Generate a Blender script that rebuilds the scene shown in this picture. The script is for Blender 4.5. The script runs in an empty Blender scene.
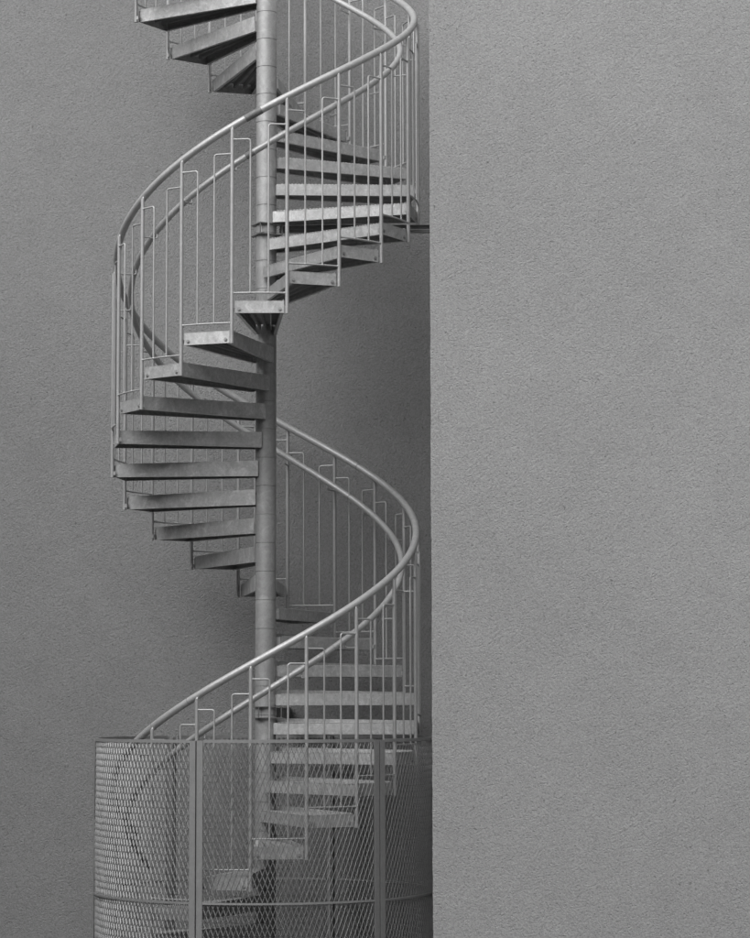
import bpy, math, random
from math import sin, cos, pi, radians as R
from mathutils import Matrix, Vector
random.seed(7)
S = bpy.context.scene
COL = S.collection
G = 4.66                                   # height of the stair datum above the ground

# ------------------------------------------------------------------ camera
cd = bpy.data.cameras.new('camera'); cam = bpy.data.objects.new('camera', cd); COL.objects.link(cam)
pitch, roll = 0.0930, -0.0024
fw = Vector((0, cos(pitch), sin(pitch))); rt = Vector((1, 0, 0)); up = rt.cross(fw)
r2 = rt*cos(roll) + up*sin(roll); u2 = -rt*sin(roll) + up*cos(roll)
M = Matrix((r2, u2, -fw)).transposed().to_4x4()
M.translation = Vector((0.73, -16.585, -2.4453 + G))
cam.matrix_world = M
cd.sensor_fit = 'VERTICAL'; cd.sensor_height = 24.0; cd.lens = 24.0*2490.9/938
cd.clip_end = 500
S.camera = cam

# ------------------------------------------------------------------ light (even grey daylight from the upper left)
SUN_EL, SUN_AZ = 43.0, -29.0               # azimuth measured from the camera side (-Y) towards +X
w = bpy.data.worlds.new('World'); S.world = w; w.use_nodes = True
nt = w.node_tree; nt.nodes.clear()
sky = nt.nodes.new('ShaderNodeTexSky'); sky.sky_type = 'NISHITA'; sky.sun_disc = False
sky.sun_elevation = R(SUN_EL)
bw = nt.nodes.new('ShaderNodeRGBToBW'); bg = nt.nodes.new('ShaderNodeBackground'); wo = nt.nodes.new('ShaderNodeOutputWorld')
bg.inputs['Strength'].default_value = 0.12
nt.links.new(sky.outputs[0], bw.inputs[0]); nt.links.new(bw.outputs[0], bg.inputs[0]); nt.links.new(bg.outputs[0], wo.inputs[0])
sd = Vector((sin(R(SUN_AZ))*cos(R(SUN_EL)), -cos(R(SUN_AZ))*cos(R(SUN_EL)), sin(R(SUN_EL))))
sky.sun_rotation = math.atan2(sd.x, sd.y)
sl = bpy.data.lights.new('sun', 'SUN'); sl.energy = 1.15; sl.angle = R(70); sl.color = (1, 1, 1)
so = bpy.data.objects.new('sun', sl); COL.objects.link(so); so.location = (-8, -12, 14)
so.rotation_euler = sd.to_track_quat('Z', 'Y').to_euler()
S.view_settings.view_transform = 'Standard'; S.view_settings.look = 'None'
S.view_settings.exposure = 1.3; S.view_settings.gamma = 1.0; S.view_settings.use_curve_mapping = False

# ------------------------------------------------------------------ materials
def new_mat(name):
    m = bpy.data.materials.new(name); m.use_nodes = True
    t = m.node_tree; b = t.nodes['Principled BSDF']
    tc = t.nodes.new('ShaderNodeTexCoord')
    return m, t, b, tc
def N(t, typ, **kw):
    n = t.nodes.new(typ)
    for k, v in kw.items():
        if k in ('operation', 'data_type', 'blend_type', 'noise_dimensions', 'feature'): setattr(n, k, v)
        else: n.inputs[k].default_value = v
    return n
def ramp(t, fac, p0, c0, p1, c1):
    r = t.nodes.new('ShaderNodeMapRange'); r.inputs[1].default_value = p0; r.inputs[2].default_value = p1
    r.inputs[3].default_value = c0; r.inputs[4].default_value = c1
    t.links.new(fac, r.inputs[0]); return r.outputs[0]
def mathn(t, op, a, b):
    n = t.nodes.new('ShaderNodeMath'); n.operation = op
    for i, v in enumerate((a, b)):
        if isinstance(v, (int, float)): n.inputs[i].default_value = v
        else: t.links.new(v, n.inputs[i])
    return n.outputs[0]
def stucco(name, base, grain, dist, seed):
    m, t, b, tc = new_mat(name)
    mp = N(t, 'ShaderNodeMapping'); mp.inputs['Location'].default_value = (seed, seed*2.3, 0); mp.inputs['Rotation'].default_value = (0.61, 0.43, 0.87)
    t.links.new(tc.outputs['Object'], mp.inputs[0])
    st = N(t, 'ShaderNodeMapping'); st.inputs['Scale'].default_value = (1, 1, 1.0)
    t.links.new(mp.outputs[0], st.inputs[0])
    n1 = N(t, 'ShaderNodeTexNoise', Scale=grain, Detail=5.0, Roughness=0.74); t.links.new(st.outputs[0], n1.inputs[0])
    n2 = N(t, 'ShaderNodeTexNoise', Scale=grain*0.33, Detail=3.0, Roughness=0.6); t.links.new(st.outputs[0], n2.inputs[0])
    vo = N(t, 'ShaderNodeTexVoronoi', Scale=grain*0.8); t.links.new(st.outputs[0], vo.inputs['Vector'])
    pit = ramp(t, vo.outputs['Distance'], 0.0, 0.0, 0.35, 1.0)
    h = mathn(t, 'ADD', mathn(t, 'MULTIPLY', n1.outputs[0], 1.0), mathn(t, 'MULTIPLY', n2.outputs[0], 0.55))
    h = mathn(t, 'ADD', h, mathn(t, 'MULTIPLY', pit, 0.5))
    bp = N(t, 'ShaderNodeBump', Strength=1.0, Distance=dist); t.links.new(h, bp.inputs['Height'])
    t.links.new(bp.outputs[0], b.inputs['Normal'])
    big = N(t, 'ShaderNodeTexNoise', Scale=0.55, Detail=4.0, Roughness=0.55); t.links.new(mp.outputs[0], big.inputs[0])
    mid = N(t, 'ShaderNodeTexNoise', Scale=5.0, Detail=5.0, Roughness=0.6); t.links.new(mp.outputs[0], mid.inputs[0])
    fine = ramp(t, n1.outputs[0], 0.36, 0.80, 0.64, 1.14)
    v = mathn(t, 'MULTIPLY', ramp(t, big.outputs[0], 0.3, 0.94, 0.7, 1.06), ramp(t, mid.outputs[0], 0.3, 0.965, 0.7, 1.035))
    v = mathn(t, 'MULTIPLY', mathn(t, 'MULTIPLY', v, fine), base)
    # scattered dark pin-holes in the render coat
    ph = N(t, 'ShaderNodeTexNoise', Scale=grain*0.55, Detail=2.0); t.links.new(mp.outputs[0], ph.inputs[0])
    v = mathn(t, 'MULTIPLY', v, ramp(t, ph.outputs[0], 0.68, 1.0, 0.76, 0.6))
    cmb = t.nodes.new('ShaderNodeCombineColor')
    for i in range(3): t.links.new(v, cmb.inputs[i])
    t.links.new(cmb.outputs[0], b.inputs['Base Color'])
    b.inputs['Roughness'].default_value = 0.92; b.inputs['Specular IOR Level'].default_value = 0.25
    return m
def steel(name, base, var, rough, metal, stain=0.0, streak=0.0):
    m, t, b, tc = new_mat(name)
    oi = t.nodes.new('ShaderNodeObjectInfo')
    off = N(t, 'ShaderNodeVectorMath', operation='SCALE'); off.inputs[0].default_value = (1, 1.7, .6)
    mul = mathn(t, 'MULTIPLY', oi.outputs['Random'], 40.0); t.links.new(mul, off.inputs['Scale'])
    ad = N(t, 'ShaderNodeVectorMath', operation='ADD'); t.links.new(tc.outputs['Object'], ad.inputs[0]); t.links.new(off.outputs[0], ad.inputs[1])
    n1 = N(t, 'ShaderNodeTexNoise', Scale=9.0, Detail=6.0, Roughness=0.65); n1.inputs['Distortion'].default_value = 1.2
    n2 = N(t, 'ShaderNodeTexNoise', Scale=60.0, Detail=3.0, Roughness=0.6)
    n3 = N(t, 'ShaderNodeTexNoise', Scale=26.0, Detail=4.0, Roughness=0.7); n3.inputs['Distortion'].default_value = 2.0
    vo = N(t, 'ShaderNodeTexVoronoi', Scale=120.0)
    for n in (n1, n2, n3): t.links.new(ad.outputs[0], n.inputs[0])
    t.links.new(ad.outputs[0], vo.inputs['Vector'])
    v = mathn(t, 'MULTIPLY', ramp(t, n1.outputs[0], 0.3, 1-var, 0.7, 1+var), ramp(t, n2.outputs[0], 0.3, 1-var*.6, 0.7, 1+var*.6))
    sc = t.nodes.new('ShaderNodeSeparateColor'); t.links.new(vo.outputs['Color'], sc.inputs[0])
    v = mathn(t, 'MULTIPLY', v, ramp(t, sc.outputs[0], 0, 1-var*.35, 1, 1+var*.35))
    if streak:
        mp = N(t, 'ShaderNodeMapping'); mp.inputs['Scale'].default_value = (13, 13, 7); t.links.new(ad.outputs[0], mp.inputs[0])
        ns_ = N(t, 'ShaderNodeTexNoise', Scale=1.0, Detail=5.0, Roughness=0.7); ns_.inputs['Distortion'].default_value = 0.8; t.links.new(mp.outputs[0], ns_.inputs[0])
        v = mathn(t, 'MULTIPLY', v, ramp(t, ns_.outputs[0], 0.36, 1-streak, 0.62, 1+streak*.5))
        nb = N(t, 'ShaderNodeTexNoise', Scale=5.5, Detail=7.0, Roughness=0.75); nb.inputs['Distortion'].default_value = 2.5; t.links.new(ad.outputs[0], nb.inputs[0])
        v = mathn(t, 'MULTIPLY', v, ramp(t, nb.outputs[0], 0.50, 1.0, 0.60, 1+streak*1.7))
    if stain:
        v = mathn(t, 'MULTIPLY', v, ramp(t, n3.outputs[0], 0.58, 1.0, 0.72, 1-stain))
    v = mathn(t, 'MULTIPLY', v, ramp(t, oi.outputs['Random'], 0, .95, 1, 1.05))
    v = mathn(t, 'MULTIPLY', v, base)
    cmb = t.nodes.new('ShaderNodeCombineColor')
    for i in range(3): t.links.new(v, cmb.inputs[i])
    t.links.new(cmb.outputs[0], b.inputs['Base Color'])
    rr = ramp(t, n3.outputs[0], 0.3, rough-.08, 0.7, rough+.1); t.links.new(rr, b.inputs['Roughness'])
    b.inputs['Metallic'].default_value = metal
    bp = N(t, 'ShaderNodeBump', Strength=0.25, Distance=0.002); t.links.new(n2.outputs[0], bp.inputs['Height'])
    t.links.new(bp.outputs[0], b.inputs['Normal'])
    return m
MT = {
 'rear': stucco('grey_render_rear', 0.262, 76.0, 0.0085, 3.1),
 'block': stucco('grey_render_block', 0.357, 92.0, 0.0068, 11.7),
 'coping': steel('coping_metal', 0.35, 0.06, 0.5, 0.4),
 'tread': steel('galvanised_tread', 0.47, 0.15, 0.46, 0.45, 0.26, 0.12),
 'grate': steel('galvanised_grating', 0.34, 0.12, 0.55, 0.35, 0.2),
 'nosing': steel('galvanised_nosing', 0.60, 0.08, 0.45, 0.3),
 'column': steel('galvanised_column', 0.335, 0.08, 0.46, 0.4, 0.2, 0.10),
 'rod': steel('galvanised_rod', 0.42, 0.08, 0.45, 0.35),
 'rail': steel('galvanised_rail', 0.46, 0.10, 0.46, 0.35, 0.18),
 'clamp': steel('galvanised_clamp', 0.20, 0.10, 0.5, 0.35, 0.2),
 'mesh': steel('expanded_metal', 0.32, 0.10, 0.48, 0.35),
 'frame': steel('fence_frame_steel', 0.31, 0.07, 0.5, 0.35, 0.12),
 'bolt': steel('bolt_steel', 0.33, 0.10, 0.5, 0.5),
 'dark_sleeve': steel('dark_rail_sleeve', 0.18, 0.30, 0.6, 0.2, 0.4),  # darker, mottled tone for one short sleeve on each rail
}
def ground_mat():
    m, t, b, tc = new_mat('asphalt_yard')
    n = N(t, 'ShaderNodeTexNoise', Scale=90.0, Detail=5.0); t.links.new(tc.outputs['Object'], n.inputs[0])
    n2 = N(t, 'ShaderNodeTexNoise', Scale=1.3, Detail=5.0); t.links.new(tc.outputs['Object'], n2.inputs[0])
    v = mathn(t, 'MULTIPLY', ramp(t, n.outputs[0], .3, .6, .7, 1.4), ramp(t, n2.outputs[0], .3, .05, .7, .075))
    c = t.nodes.new('ShaderNodeCombineColor')
    for i in range(3): t.links.new(v, c.inputs[i])
    t.links.new(c.outputs[0], b.inputs['Base Color']); b.inputs['Roughness'].default_value = .9
    bp = N(t, 'ShaderNodeBump', Strength=.8, Distance=.01); t.links.new(n.outputs[0], bp.inputs['Height']); t.links.new(bp.outputs[0], b.inputs['Normal'])
    return m
MT['ground'] = ground_mat()

# ------------------------------------------------------------------ mesh helpers
class MB:
    def __init__(s): s.v = []; s.f = []; s.smooth = []
    def add(s, vs, fs, smooth=False):
        o = len(s.v); s.v += [tuple(p) for p in vs]; s.f += [tuple(i+o for i in f) for f in fs]; s.smooth += [smooth]*len(fs)
    def hexa(s, p):      # 8 points: bottom 4 ccw, top 4 ccw
        s.add(p, [(3, 2, 1, 0), (4, 5, 6, 7), (0, 1, 5, 4), (1, 2, 6, 5), (2, 3, 7, 6), (3, 0, 4, 7)])
    def box(s, x0, x1, y0, y1, z0, z1):
        s.hexa([(x0, y0, z0), (x1, y0, z0), (x1, y1, z0), (x0, y1, z0), (x0, y0, z1), (x1, y0, z1), (x1, y1, z1), (x0, y1, z1)])
    def prism(s, poly, z0, z1):   # poly ccw
        n = len(poly)
        s.add([(x, y, z0) for x, y in poly]+[(x, y, z1) for x, y in poly],
              [tuple(reversed(range(n))), tuple(range(n, 2*n))]+[(i, (i+1) % n, (i+1) % n+n, i+n) for i in range(n)])
    def plate(s, a, b, t, z0, z1, z0b=None, z1b=None):   # vertical plate from a to b (xy), thickness t to the left of a->b
        a = Vector((a[0], a[1])); b = Vector((b[0], b[1])); d = (b-a).normalized(); n = Vector((-d.y, d.x))*t
        z0b = z0 if z0b is None else z0b; z1b = z1 if z1b is None else z1b
        s.hexa([(a.x, a.y, z0), (b.x, b.y, z0b), (b.x+n.x, b.y+n.y, z0b), (a.x+n.x, a.y+n.y, z0),
                (a.x, a.y, z1), (b.x, b.y, z1b), (b.x+n.x, b.y+n.y, z1b), (a.x+n.x, a.y+n.y, z1)])
    def tube(s, pts, r, seg=10, caps=True):
        pts = [Vector(p) for p in pts]; vs = []; fs = []; n = len(pts); ref = None
        for i, p in enumerate(pts):
            if i == 0: d = pts[1]-p
            elif i == n-1: d = p-pts[i-1]
            else: d = (pts[i+1]-p).normalized()+(p-pts[i-1]).normalized()
            d.normalize()
            if ref is None:
                ref = Vector((0, 0, 1)) if abs(d.z) < .9 else Vector((1, 0, 0))
            a = d.cross(ref).normalized(); b = a.cross(d).normalized(); ref = b
            rr = r
            if 0 < i < n-1:
                c = (pts[i+1]-p).normalized().dot((p-pts[i-1]).normalized()); rr = r
            for k in range(seg):
                t = 2*pi*k/seg; vs.append(p+a*cos(t)*rr+b*sin(t)*rr)
        for i in range(n-1):
            for k in range(seg):
                fs.append((i*seg+k, i*seg+(k+1) % seg, (i+1)*seg+(k+1) % seg, (i+1)*seg+k))
        s.add(vs, fs, True)
        if caps:
            s.add(vs[:seg], [tuple(range(seg))]); s.add(vs[-seg:], [tuple(reversed(range(seg)))])
    def lathe(s, prof, seg=48, cx=0, cy=0):
        vs = []; fs = []
        for r, z in prof:
            for k in range(seg):
                t = 2*pi*k/seg; vs.append((cx+r*cos(t), cy+r*sin(t), z))
        for i in range(len(prof)-1):
            for k in range(seg): fs.append((i*seg+k, i*seg+(k+1) % seg, (i+1)*seg+(k+1) % seg, (i+1)*seg+k))
        s.add(vs, fs, True)
    def mesh(s, name, mat, fix=True):
        me = bpy.data.meshes.new(name); me.from_pydata(s.v, [], s.f)
        me.polygons.foreach_set('use_smooth', s.smooth); me.materials.append(mat); me.update()
        if fix:
            import bmesh
            b = bmesh.new(); b.from_mesh(me); bmesh.ops.recalc_face_normals(b, faces=b.faces); b.to_mesh(me); b.free()
        return me
def link(name, me, parent=None, rz=0, loc=(0, 0, 0)):
    o = bpy.data.objects.new(name, me); COL.objects.link(o); o.parent = parent
    o.rotation_euler = (0, 0, rz); o.location = loc
    return o
def tag(o, label, cat=None, kind=None):
    o['label'] = label
    if cat: o['category'] = cat
    if kind: o['kind'] = kind
def pol(r, a): return (r*sin(a), -r*cos(a))       # a = 0 faces the camera, grows to the right

# ------------------------------------------------------------------ ground and walls
g = MB(); g.add([(-150, -150, 0), (150, -150, 0), (150, 150, 0), (-150, 150, 0)], [(0, 1, 2, 3)])
go = link('ground', g.mesh('ground', MT['ground'])); go['kind'] = 'structure'
YAW = R(2.6)
def wall_box(name, ox, oy, x0, x1, y0, y1, z1, mat):
    b = MB(); b.box(x0, x1, y0, y1, -0.3, z1)
    o = link(name, b.mesh(name, mat), rz=-YAW, loc=(ox, oy, 0))
    c = MB(); c.box(x0-.04, x1+.04, y0-.04, y1+.04, z1+.002, z1+.06)
    link('coping', c.mesh('coping', MT['coping']), o)
    return o
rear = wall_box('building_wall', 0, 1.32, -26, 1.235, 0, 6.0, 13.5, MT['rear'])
tag(rear, 'darker grey rough rendered wall standing behind the spiral staircase', 'wall')
def rounded_block(name, ox, oy, x1, y1, z1, mat):
    b = MB(); n = 420; rr = 0.007; pr_ = random.Random(5); j = 0
    rows = []
    for i in range(n+1):
        z = -0.3+(z1+.3)*i/n; j = j*.7+pr_.uniform(-.0011, .0011)
        ring = [(0+rr*(1-sin(t))+j, 0+rr*(1-cos(t))) for t in (pi/2, pi/3, pi/6, 0)]
        rows.append([(x, y, z) for x, y in ring+[(x1, 0), (x1, y1), (0, y1)]])
    m = len(rows[0]); vs = [p for r_ in rows for p in r_]; fs = []
    for i in range(n):
        for k in range(m): fs.append((i*m+k, i*m+(k+1) % m, (i+1)*m+(k+1) % m, (i+1)*m+k))
    fs += [tuple(reversed(range(m))), tuple(range(n*m, n*m+m))]
    b.add(vs, fs)
    o = link(name, b.mesh(name, mat), rz=-YAW, loc=(ox, oy, 0))
    c = MB(); c.box(-.04, x1+.04, -.04, y1+.04, z1+.002, z1+.06)
    link('coping', c.mesh('coping', MT['coping']), o)
    return o
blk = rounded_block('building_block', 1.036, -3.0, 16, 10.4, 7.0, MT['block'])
tag(blk, 'lighter grey rendered building corner jutting forward along the right side', 'building')

opp = wall_box('sky_blocker_across_yard', -6, -27, -30, 30, -8, 0, 15.5, MT['rear'])  # unseen mass behind the camera, added to cut low sky light
blocker = wall_box('light_blocker_left', -7.0, 1.1, -12, 0, -16, 0, 6.9, MT['rear'])  # unseen mass on the left, added to dim the lower stair
tag(blocker, 'unseen rendered wing closing the left side of the yard', 'building')
tag(opp, 'plain grey unseen block added across the yard to cut low sky light', 'building')

# ------------------------------------------------------------------ spiral staircase
H = 0.19; TH0 = R(9.91); DT = 0.3422
K0, K1 = -24, 14                                   # first and last tread
def ang(k): return TH0+k*DT
def hz(k): return k*H+G
stair = bpy.data.objects.new('spiral_staircase', None); COL.objects.link(stair)
tag(stair, 'galvanised steel spiral staircase winding round a jointed central column', 'staircase')

# column, a stack of sleeves with a fine joint at every riser
c = MB(); prof = [(0.0, 0.0), (0.069, 0.0)]
k = K0-1
while True:
    z = (k+0.66)*H+G
    if z > hz(K1)+1.4: break
    if z > 0.05:
        prof += [(0.0690, z-.0032), (0.0655, z-.0022), (0.0655, z+.0022), (0.0690, z+.0032)]
    k += 1
prof += [(0.069, hz(K1)+1.5), (0.0, hz(K1)+1.52)]
c.lathe(prof, 56); me = c.mesh('column', MT['column'])
try: me.set_sharp_from_angle(angle=R(35))
except Exception: pass
link('column', me, stair)

# one tread, modelled for the slot that ends at angle 0 and starts at -DT
RT = 1.006
mid = -DT/2
def rad(s, wv):                                   # s along the radius of the slot's middle, wv towards the higher side
    e = Vector((sin(mid), -cos(mid))); p = Vector((cos(mid), sin(mid)))
    v = e*s+p*wv; return (v.x, v.y)
o_lo = pol(RT, -DT+0.019); o_hi = pol(RT, -0.019)
i_lo = rad(0.062, -0.072); i_hi = rad(0.040, 0.072)
def lerp(a, b, t): return (a[0]+(b[0]-a[0])*t, a[1]+(b[1]-a[1])*t)
t = MB()
t.plate(i_lo, o_lo, 0.004, 0.000, 0.074)                         # front plate
t.plate(o_hi, i_hi, 0.004, 0.000, 0.088, 0.000, 0.104)           # rear upstand plate
t.plate(i_hi, i_lo, 0.004, 0.004, 0.070)                         # plate against the column sleeve
fl = 0.022                                                       # small inward flange under both plates
for a, b, q0, q1 in ((i_lo, o_lo, i_hi, o_hi), (i_hi, o_hi, i_lo, o_lo)):
    a2 = lerp(a, q0, fl/0.144); b2 = lerp(b, q1, fl/0.33)
    poly = [lerp(a, q0, .03), lerp(b, q1, .014), b2, a2]
    t.prism(poly, 0.0005, 0.0035)
tread_me = t.mesh('tread', MT['tread'])
# grating planks running from the column to the outer end, each with folded-down lips and a toothed surface
gr = MB(); NP = 4
for i in range(NP):
    u0 = 0.035+i*(0.93/NP)+0.012; u1 = 0.035+(i+1)*(0.93/NP)-0.012
    a0, a1 = lerp(i_lo, i_hi, u0), lerp(i_lo, i_hi, u1); b0, b1 = lerp(o_lo, o_hi, u0), lerp(o_lo, o_hi, u1)
    a0 = lerp(a0, b0, .02); a1 = lerp(a1, b1, .02); b0 = lerp(a0, b0, .985); b1 = lerp(a1, b1, .985)
    gr.prism([a0, b0, b1, a1], 0.067, 0.0695)
    gr.plate(a0, b0, 0.003, 0.030, 0.0665); gr.plate(b1, a1, 0.003, 0.030, 0.0665)
    for j in range(26):
        f = (j+.5)/26
        p0 = lerp(a0, b0, f); p1 = lerp(a1, b1, f)
        for q in (0.2, 0.5, 0.8):
            p = lerp(p0, p1, q); gr.lathe([(0.0085, 0.0692), (0.006, 0.0725), (0.0, 0.0725)], 6, p[0], p[1])
grate_me = gr.mesh('grating', MT['grate'])
ns = MB()                                                         # serrated non-slip strip on the leading edge
L = 40
for j in range(L):
    f0 = (j+.12)/L; f1 = (j+.72)/L
    p0 = lerp(lerp(i_lo, o_lo, .03), o_lo, f0); p1 = lerp(lerp(i_lo, o_lo, .03), o_lo, f1)
    ns.plate(p0, p1, 0.010, 0.0745, 0.0775)
ns.plate(lerp(i_lo, o_lo, .03), o_lo, 0.024, 0.0702, 0.0742)
nosing_me = ns.mesh('nosing', MT['nosing'])
ep = MB()                                                         # outer end plate, upper edge slightly ragged with zinc
nseg = 12
e0, e1 = pol(RT+.008, -DT+0.0165), pol(RT+.008, -0.0165)
for j in range(nseg):
    p0, p1 = lerp(e0, e1, j/nseg), lerp(e0, e1, (j+1)/nseg)
    ep.plate(p0, p1, 0.005, 0.001, 0.077+random.uniform(-.0008, .0008))
for q in (.15, .85):                                              # rounded toe lip turned over the grating
    pass
ep.prism([e0, e1, lerp(e1, (0, 0), .025), lerp(e0, (0, 0), .025)], 0.0775, 0.0800)
end_me = ep.mesh('end_plate', MT['tread'])
def bolt_mesh(f):
    b = MB(); p = lerp(e0, e1, f); am = -DT/2
    n = Vector((sin(am), -cos(am), 0)); a = Vector((cos(am), sin(am), 0)); z = Vector((0, 0, 1)); c0 = Vector((p[0], p[1], 0.024))
    for r, d0, d1, sg in ((0.0125, 0.0, 0.0025, 16), (0.0078, 0.0025, 0.009, 6)):
        vs = [c0+n*d+a*cos(2*pi*i/sg)*r+z*sin(2*pi*i/sg)*r for d in (d0, d1) for i in range(sg)]
        b.add(vs, [tuple(range(sg)), tuple(range(sg, 2*sg))]+[(i, (i+1) % sg, (i+1) % sg+sg, i+sg) for i in range(sg)])
    return b.mesh('bolt', MT['bolt'])
bolt_a, bolt_b = bolt_mesh(0.085), bolt_mesh(0.915)
for k in range(K0, K1+1):
    tr = link('tread', tread_me, stair, ang(k), (0, 0, hz(k)))
    link('grating', grate_me, tr); link('nosing', nosing_me, tr); link('end_plate', end_me, tr)
    link('bolt', bolt_a, tr); link('bolt', bolt_b, tr)

# posts: full height tube from the tread below to the handrail
RP = 1.0239; HR = 1.396; RR = 1.003; RI = 0.907; HI = 1.178
def post_mesh(z0):
    p = MB(); p.tube([(0, -RP, z0), (0, -RP, HR-.024)], 0.0122, 12)
    p.tube([(0, -RP, HR-.040), (0, -RP+.006, HR-.012), (0, -RR, HR-.002)], 0.0075, 8)
    for z in (.024, H+.024): p.box(-.010, .010, -RP+.006, -RP+.022, z-.012, z+.012)   # lugs to both end plates
    return p.mesh('post', MT['rod'])
post_me = post_mesh(-0.004); post_low = post_mesh(hz(K0)-.1+.0-hz(K0-1)+.002)
br = MB()                                                         # angled bracket that carries the inner rail
zb = HI-.055
br.tube([(0, -RP+.008, zb), (0, -RI-.012, zb), (0, -RI-.003, zb+.004), (0, -RI, zb+.014), (0, -RI, HI-.01)], 0.0052, 8)
brk_me = br.mesh('rail_bracket', MT['rod'])
for k in range(K0-1, K1+1):
    p = link('post', post_low if k == K0-1 else post_me, stair, ang(k), (0, 0, hz(k)))
    link('rail_bracket', brk_me, p)

# balusters: two bent rods in every bay plus the bar they stand on (bay from -DT to 0)
def P3(r, a, z): x, y = pol(r, a); return (x, y, z)
ZB = 0.127; RB = 1.0239
def bent(a_post, a_bal, z_top):
    pts = [P3(RB, a_post, z_top)]; n = 4
    d = 1 if a_bal > a_post else -1
    rr = 0.016
    pts.append(P3(RB, a_bal-d*rr, z_top))
    for i in range(1, n+1):
        th = pi/2*i/n; pts.append(P3(RB, a_bal-d*rr*(1-sin(th)), z_top-rr*(1-cos(th))))
    pts.append(P3(RB, a_bal, ZB))
    return pts
b1 = MB(); b1.tube(bent(-DT+.004, -DT*0.665, HR-H-0.092), 0.0062, 8)       # arm leaves the lower post
b2 = MB(); b2.tube(bent(-.004, -DT*0.335, HR-0.185), 0.0062, 8)            # arm leaves the upper post, further down
bb = MB(); bb.tube([P3(RB, -DT*i/6, ZB) for i in range(7)], 0.0060, 8)
def bead(mb, p, r):
    n = 4; prof = [(r*sin(pi*i/n), p[2]-r*cos(pi*i/n)) for i in range(n+1)]; mb.lathe(prof, 8, p[0], p[1])
bead(b1, P3(RB, -DT*.665, ZB), .0088); bead(b2, P3(RB, -DT*.335, ZB), .0088)
bead(b1, P3(RB, -DT+.013, HR-H-.092), .0085); bead(b2, P3(RB, -.013, HR-.185), .0085)
bead(bb, P3(RB, -DT+.013, ZB), .0085); bead(bb, P3(RB, -.013, ZB), .0085)
b1m, b2m, bbm = b1.mesh('baluster', MT['rod']), b2.mesh('baluster', MT['rod']), bb.mesh('bottom_bar', MT['rod'])
for k in range(K0, K1+1):
    link('baluster', b1m, stair, ang(k), (0, 0, hz(k)))
    link('baluster', b2m, stair, ang(k), (0, 0, hz(k)))
    link('bottom_bar', bbm, stair, ang(k), (0, 0, hz(k)))

# the two helical rails
def helix(r, h, k0, k1, n=9):
    m = int((k1-k0)*n); return [P3(r, ang(k0+(k1-k0)*i/m), hz(k0+(k1-k0)*i/m)+h) for i in range(m+1)]
for nm, r, h, rad_, name2 in (('handrail', RR, HR, 0.0236, None), ('inner_handrail', RI, HI, 0.0208, None)):
    m = MB(); pts = helix(r, h, K0-.9, K1+.5); m.tube(pts, rad_, 16)
    # closed rounded end at the foot
    rail = link(nm, m.mesh(nm, MT['rail']), stair)
    for kk, ln, mt, rj in ((-0.62 if r > 1 else -0.72, .30 if r > 1 else .16, 'dark_sleeve', .0010), (-21.02, .02, 'bolt', .0008), (-20.2 if r > 1 else -17.3, .015, 'bolt', .0006),
                       (-11.6, .02, 'bolt', .0008), (-9.3, .015, 'bolt', .0006), (7.2, .02, 'bolt', .0008)):
        j = MB(); j.tube(helix(r, h, kk-ln/2, kk+ln/2, max(3, int(3/ln))), rad_+rj, 16)  # first one is the dark sleeve, the others are small joint rings
        link('rail_sleeve', j.mesh('rail_sleeve', MT[mt]), rail)

# clamps of channel section gripping the column, with arms to the walls
def clamp(zc, yaw):
    m = MB(); hh = 0.039; si = 0.046; sx = 0.084; th = 0.005
    for i in range(4):
        a = yaw+i*pi/2
        n = Vector((sin(a), -cos(a))); d = Vector((cos(a), sin(a)))
        def q(u, v): p = n*v+d*u; return (p.x, p.y)
        trap = [q(-sx, sx), q(sx, sx), q(si, si), q(-si, si)]
        m.prism(trap, zc+hh-th, zc+hh); m.prism(trap, zc-hh, zc-hh+th)
        web = [q(-si-.004, si+.004), q(si+.004, si+.004), q(si, si), q(-si, si)]
        m.prism(web, zc-hh+th, zc+hh-th)
        m.prism([q(sx-.0065, sx-.0005), q(sx-.0005, sx-.0005), q(sx-.0005, sx-.0065), q(sx-.0065, sx-.0065)][::-1], zc-hh+th, zc+hh-th)
    return link('column_clamp', m.mesh('column_clamp', MT['clamp']), stair)
zc1 = 0.722+G-.002; zc2 = -2.516+G
cl1 = clamp(zc1, R(27)); cl2 = clamp(zc2, R(24))
# upper tie: channel from the clamp straight across to the flank of the building corner
a = MB(); x0, x1, yy, hh = 0.085, 1.176, 0.085, 0.028; zt = zc1+.030
a.box(x0, x1, yy+.040, yy+.045, zt-hh+.001, zt+hh-.001)
a.box(x0, x1, yy, yy+.0395, zt+hh-.006, zt+hh); a.box(x0, x1, yy, yy+.0395, zt-hh, zt-hh+.006)
a.box(x0, x1, yy-.012, yy-.0005, zt-.014, zt-.009)
a.box(x1-.012, x1-.001, yy-.05, yy+.11, zt-.07, zt-hh-.001)
link('wall_tie', a.mesh('wall_tie', MT['frame']), stair)
a = MB(); a.box(0.068, 0.120, 0.09, 1.31, zc2-.036, zc2+.030); link('wall_tie', a.mesh('wall_tie', MT['frame']), stair)

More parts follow.
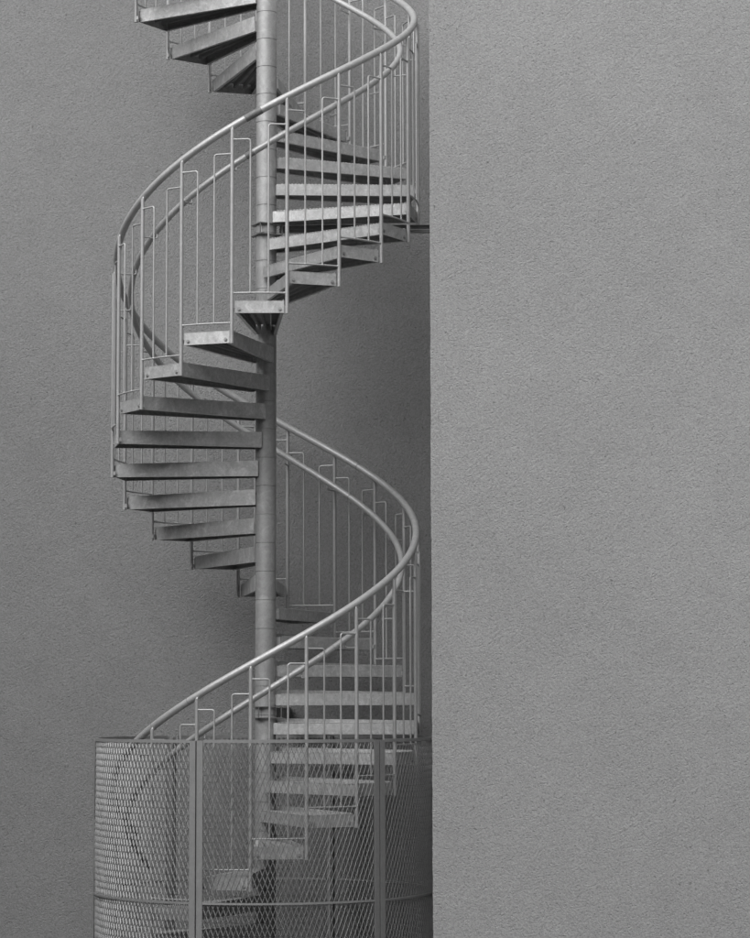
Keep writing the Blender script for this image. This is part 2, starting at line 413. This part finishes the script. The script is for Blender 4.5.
# ------------------------------------------------------------------ round mesh enclosure at the foot
RF = 1.118; ZT = -2.690+G; ZM = -3.682+G; ZL = 0.06
cage = bpy.data.objects.new('mesh_enclosure', None); COL.objects.link(cage)
tag(cage, 'round expanded metal mesh enclosure standing around the foot of the spiral staircase', 'fence')
cuts = [R(x) for x in (-19.85, 42.05, 99.8, 157.6, 218.4, 278.6, 340.15)]
PZ = 0.0816; PW = 2*pi/217
zrows = int((ZT-ZL)/(PZ/2))
def arc_band(mb, a0, a1, r0, r1, z0, z1, n=18):
    for i in range(n):
        t0 = a0+(a1-a0)*i/n; t1 = a0+(a1-a0)*(i+1)/n
        A, B, C_, D = pol(r0, t0), pol(r1, t0), pol(r1, t1), pol(r0, t1)
        vs = [(*A, z0), (*B, z0), (*C_, z0), (*D, z0), (*A, z1), (*B, z1), (*C_, z1), (*D, z1)]
        fs = [(3, 2, 1, 0), (4, 5, 6, 7), (1, 2, 6, 5), (3, 0, 4, 7)]
        if i == 0: fs.append((0, 1, 5, 4))
        if i == n-1: fs.append((2, 3, 7, 6))
        mb.add(vs, fs)
for ci in range(6):
    a0, a1 = cuts[ci]+R(.22), cuts[ci+1]-R(.22)
    m = MB()
    lo, hi = a0+R(1.2), a1-R(1.2)
    dz = PZ/2
    for row in range(zrows):
        z0 = ZT-.006-dz*(row+1); z1 = z0+dz
        i0 = math.ceil(lo/PW); i1 = math.floor(hi/PW)
        for i in range(i0, i1+1):
            ac = i*PW+(PW/2 if row % 2 else 0)
            for sgn in (-1, 1):
                ab = ac+sgn*PW/2; at = ac            # from lower node to upper node
                if not (lo <= ab <= hi and lo <= at <= hi): continue
                # ribbon strand, its flat turned sideways as in stretched sheet
                ct, cr = 0.0020, -0.0021; nt_, nr_ = 0.00059, 0.00056
                def sec(a, r, z):
                    o = []
                    for e, f in ((-1, -1), (1, -1), (1, 1), (-1, 1)):
                        o.append((*pol(r+e*cr+f*nr_, a+(e*ct+f*nt_)/RF), z))
                    return o
                def wob(a, z):
                    q_ = math.sin(a*37+z*11)*.0011+math.sin(a*9.3-z*5.1)*.0022
                    h_ = math.sin(a*917.3+z*613.7)*43758.5; h_ -= math.floor(h_)
                    return q_+(h_-.5)*.0012, (h_-.5)*.0016/RF
                wa, ja = wob(ab, z0); wb_, jb = wob(at, z1)
                vs = sec(ab+ja, RF+.0023+wa, z0)+sec(at+jb, RF-.0023+wb_, z1)
                m.add(vs, [(0, 1, 5, 4), (1, 2, 6, 5), (2, 3, 7, 6), (3, 0, 4, 7)])
    panel = link('mesh_panel', m.mesh('mesh_panel', MT['mesh'], fix=False), cage)
    for aa, sg in ((a0, 1), (a1, -1)):                # angle-section upright at each end
        u = MB(); b0, b1_ = (aa, aa+sg*R(2.05)); lo_, hi_ = min(b0, b1_), max(b0, b1_)
        arc_band(u, lo_, hi_, RF+.006, RF+.011, 0.03, ZT+.004, 3)
        e0_, e1_ = (aa, aa+sg*R(.28)); arc_band(u, min(e0_, e1_), max(e0_, e1_), RF-.030, RF+.0058, 0.03, ZT+.004, 1)
        link('upright', u.mesh('upright', MT['frame']), panel)
    for nm, z, r0, r1, hgt in (('top_rail', ZT-.010, RF-.012, RF+.0055, .020), ('middle_rail', ZM-.007, RF-.010, RF+.0105, .012), ('bottom_rail', ZL-.02, RF-.012, RF+.0055, .025)):
        u = MB(); arc_band(u, a0+R(2.1), a1-R(2.1), r0, r1, z, z+hgt)
        link(nm, u.mesh(nm, MT['frame']), panel)
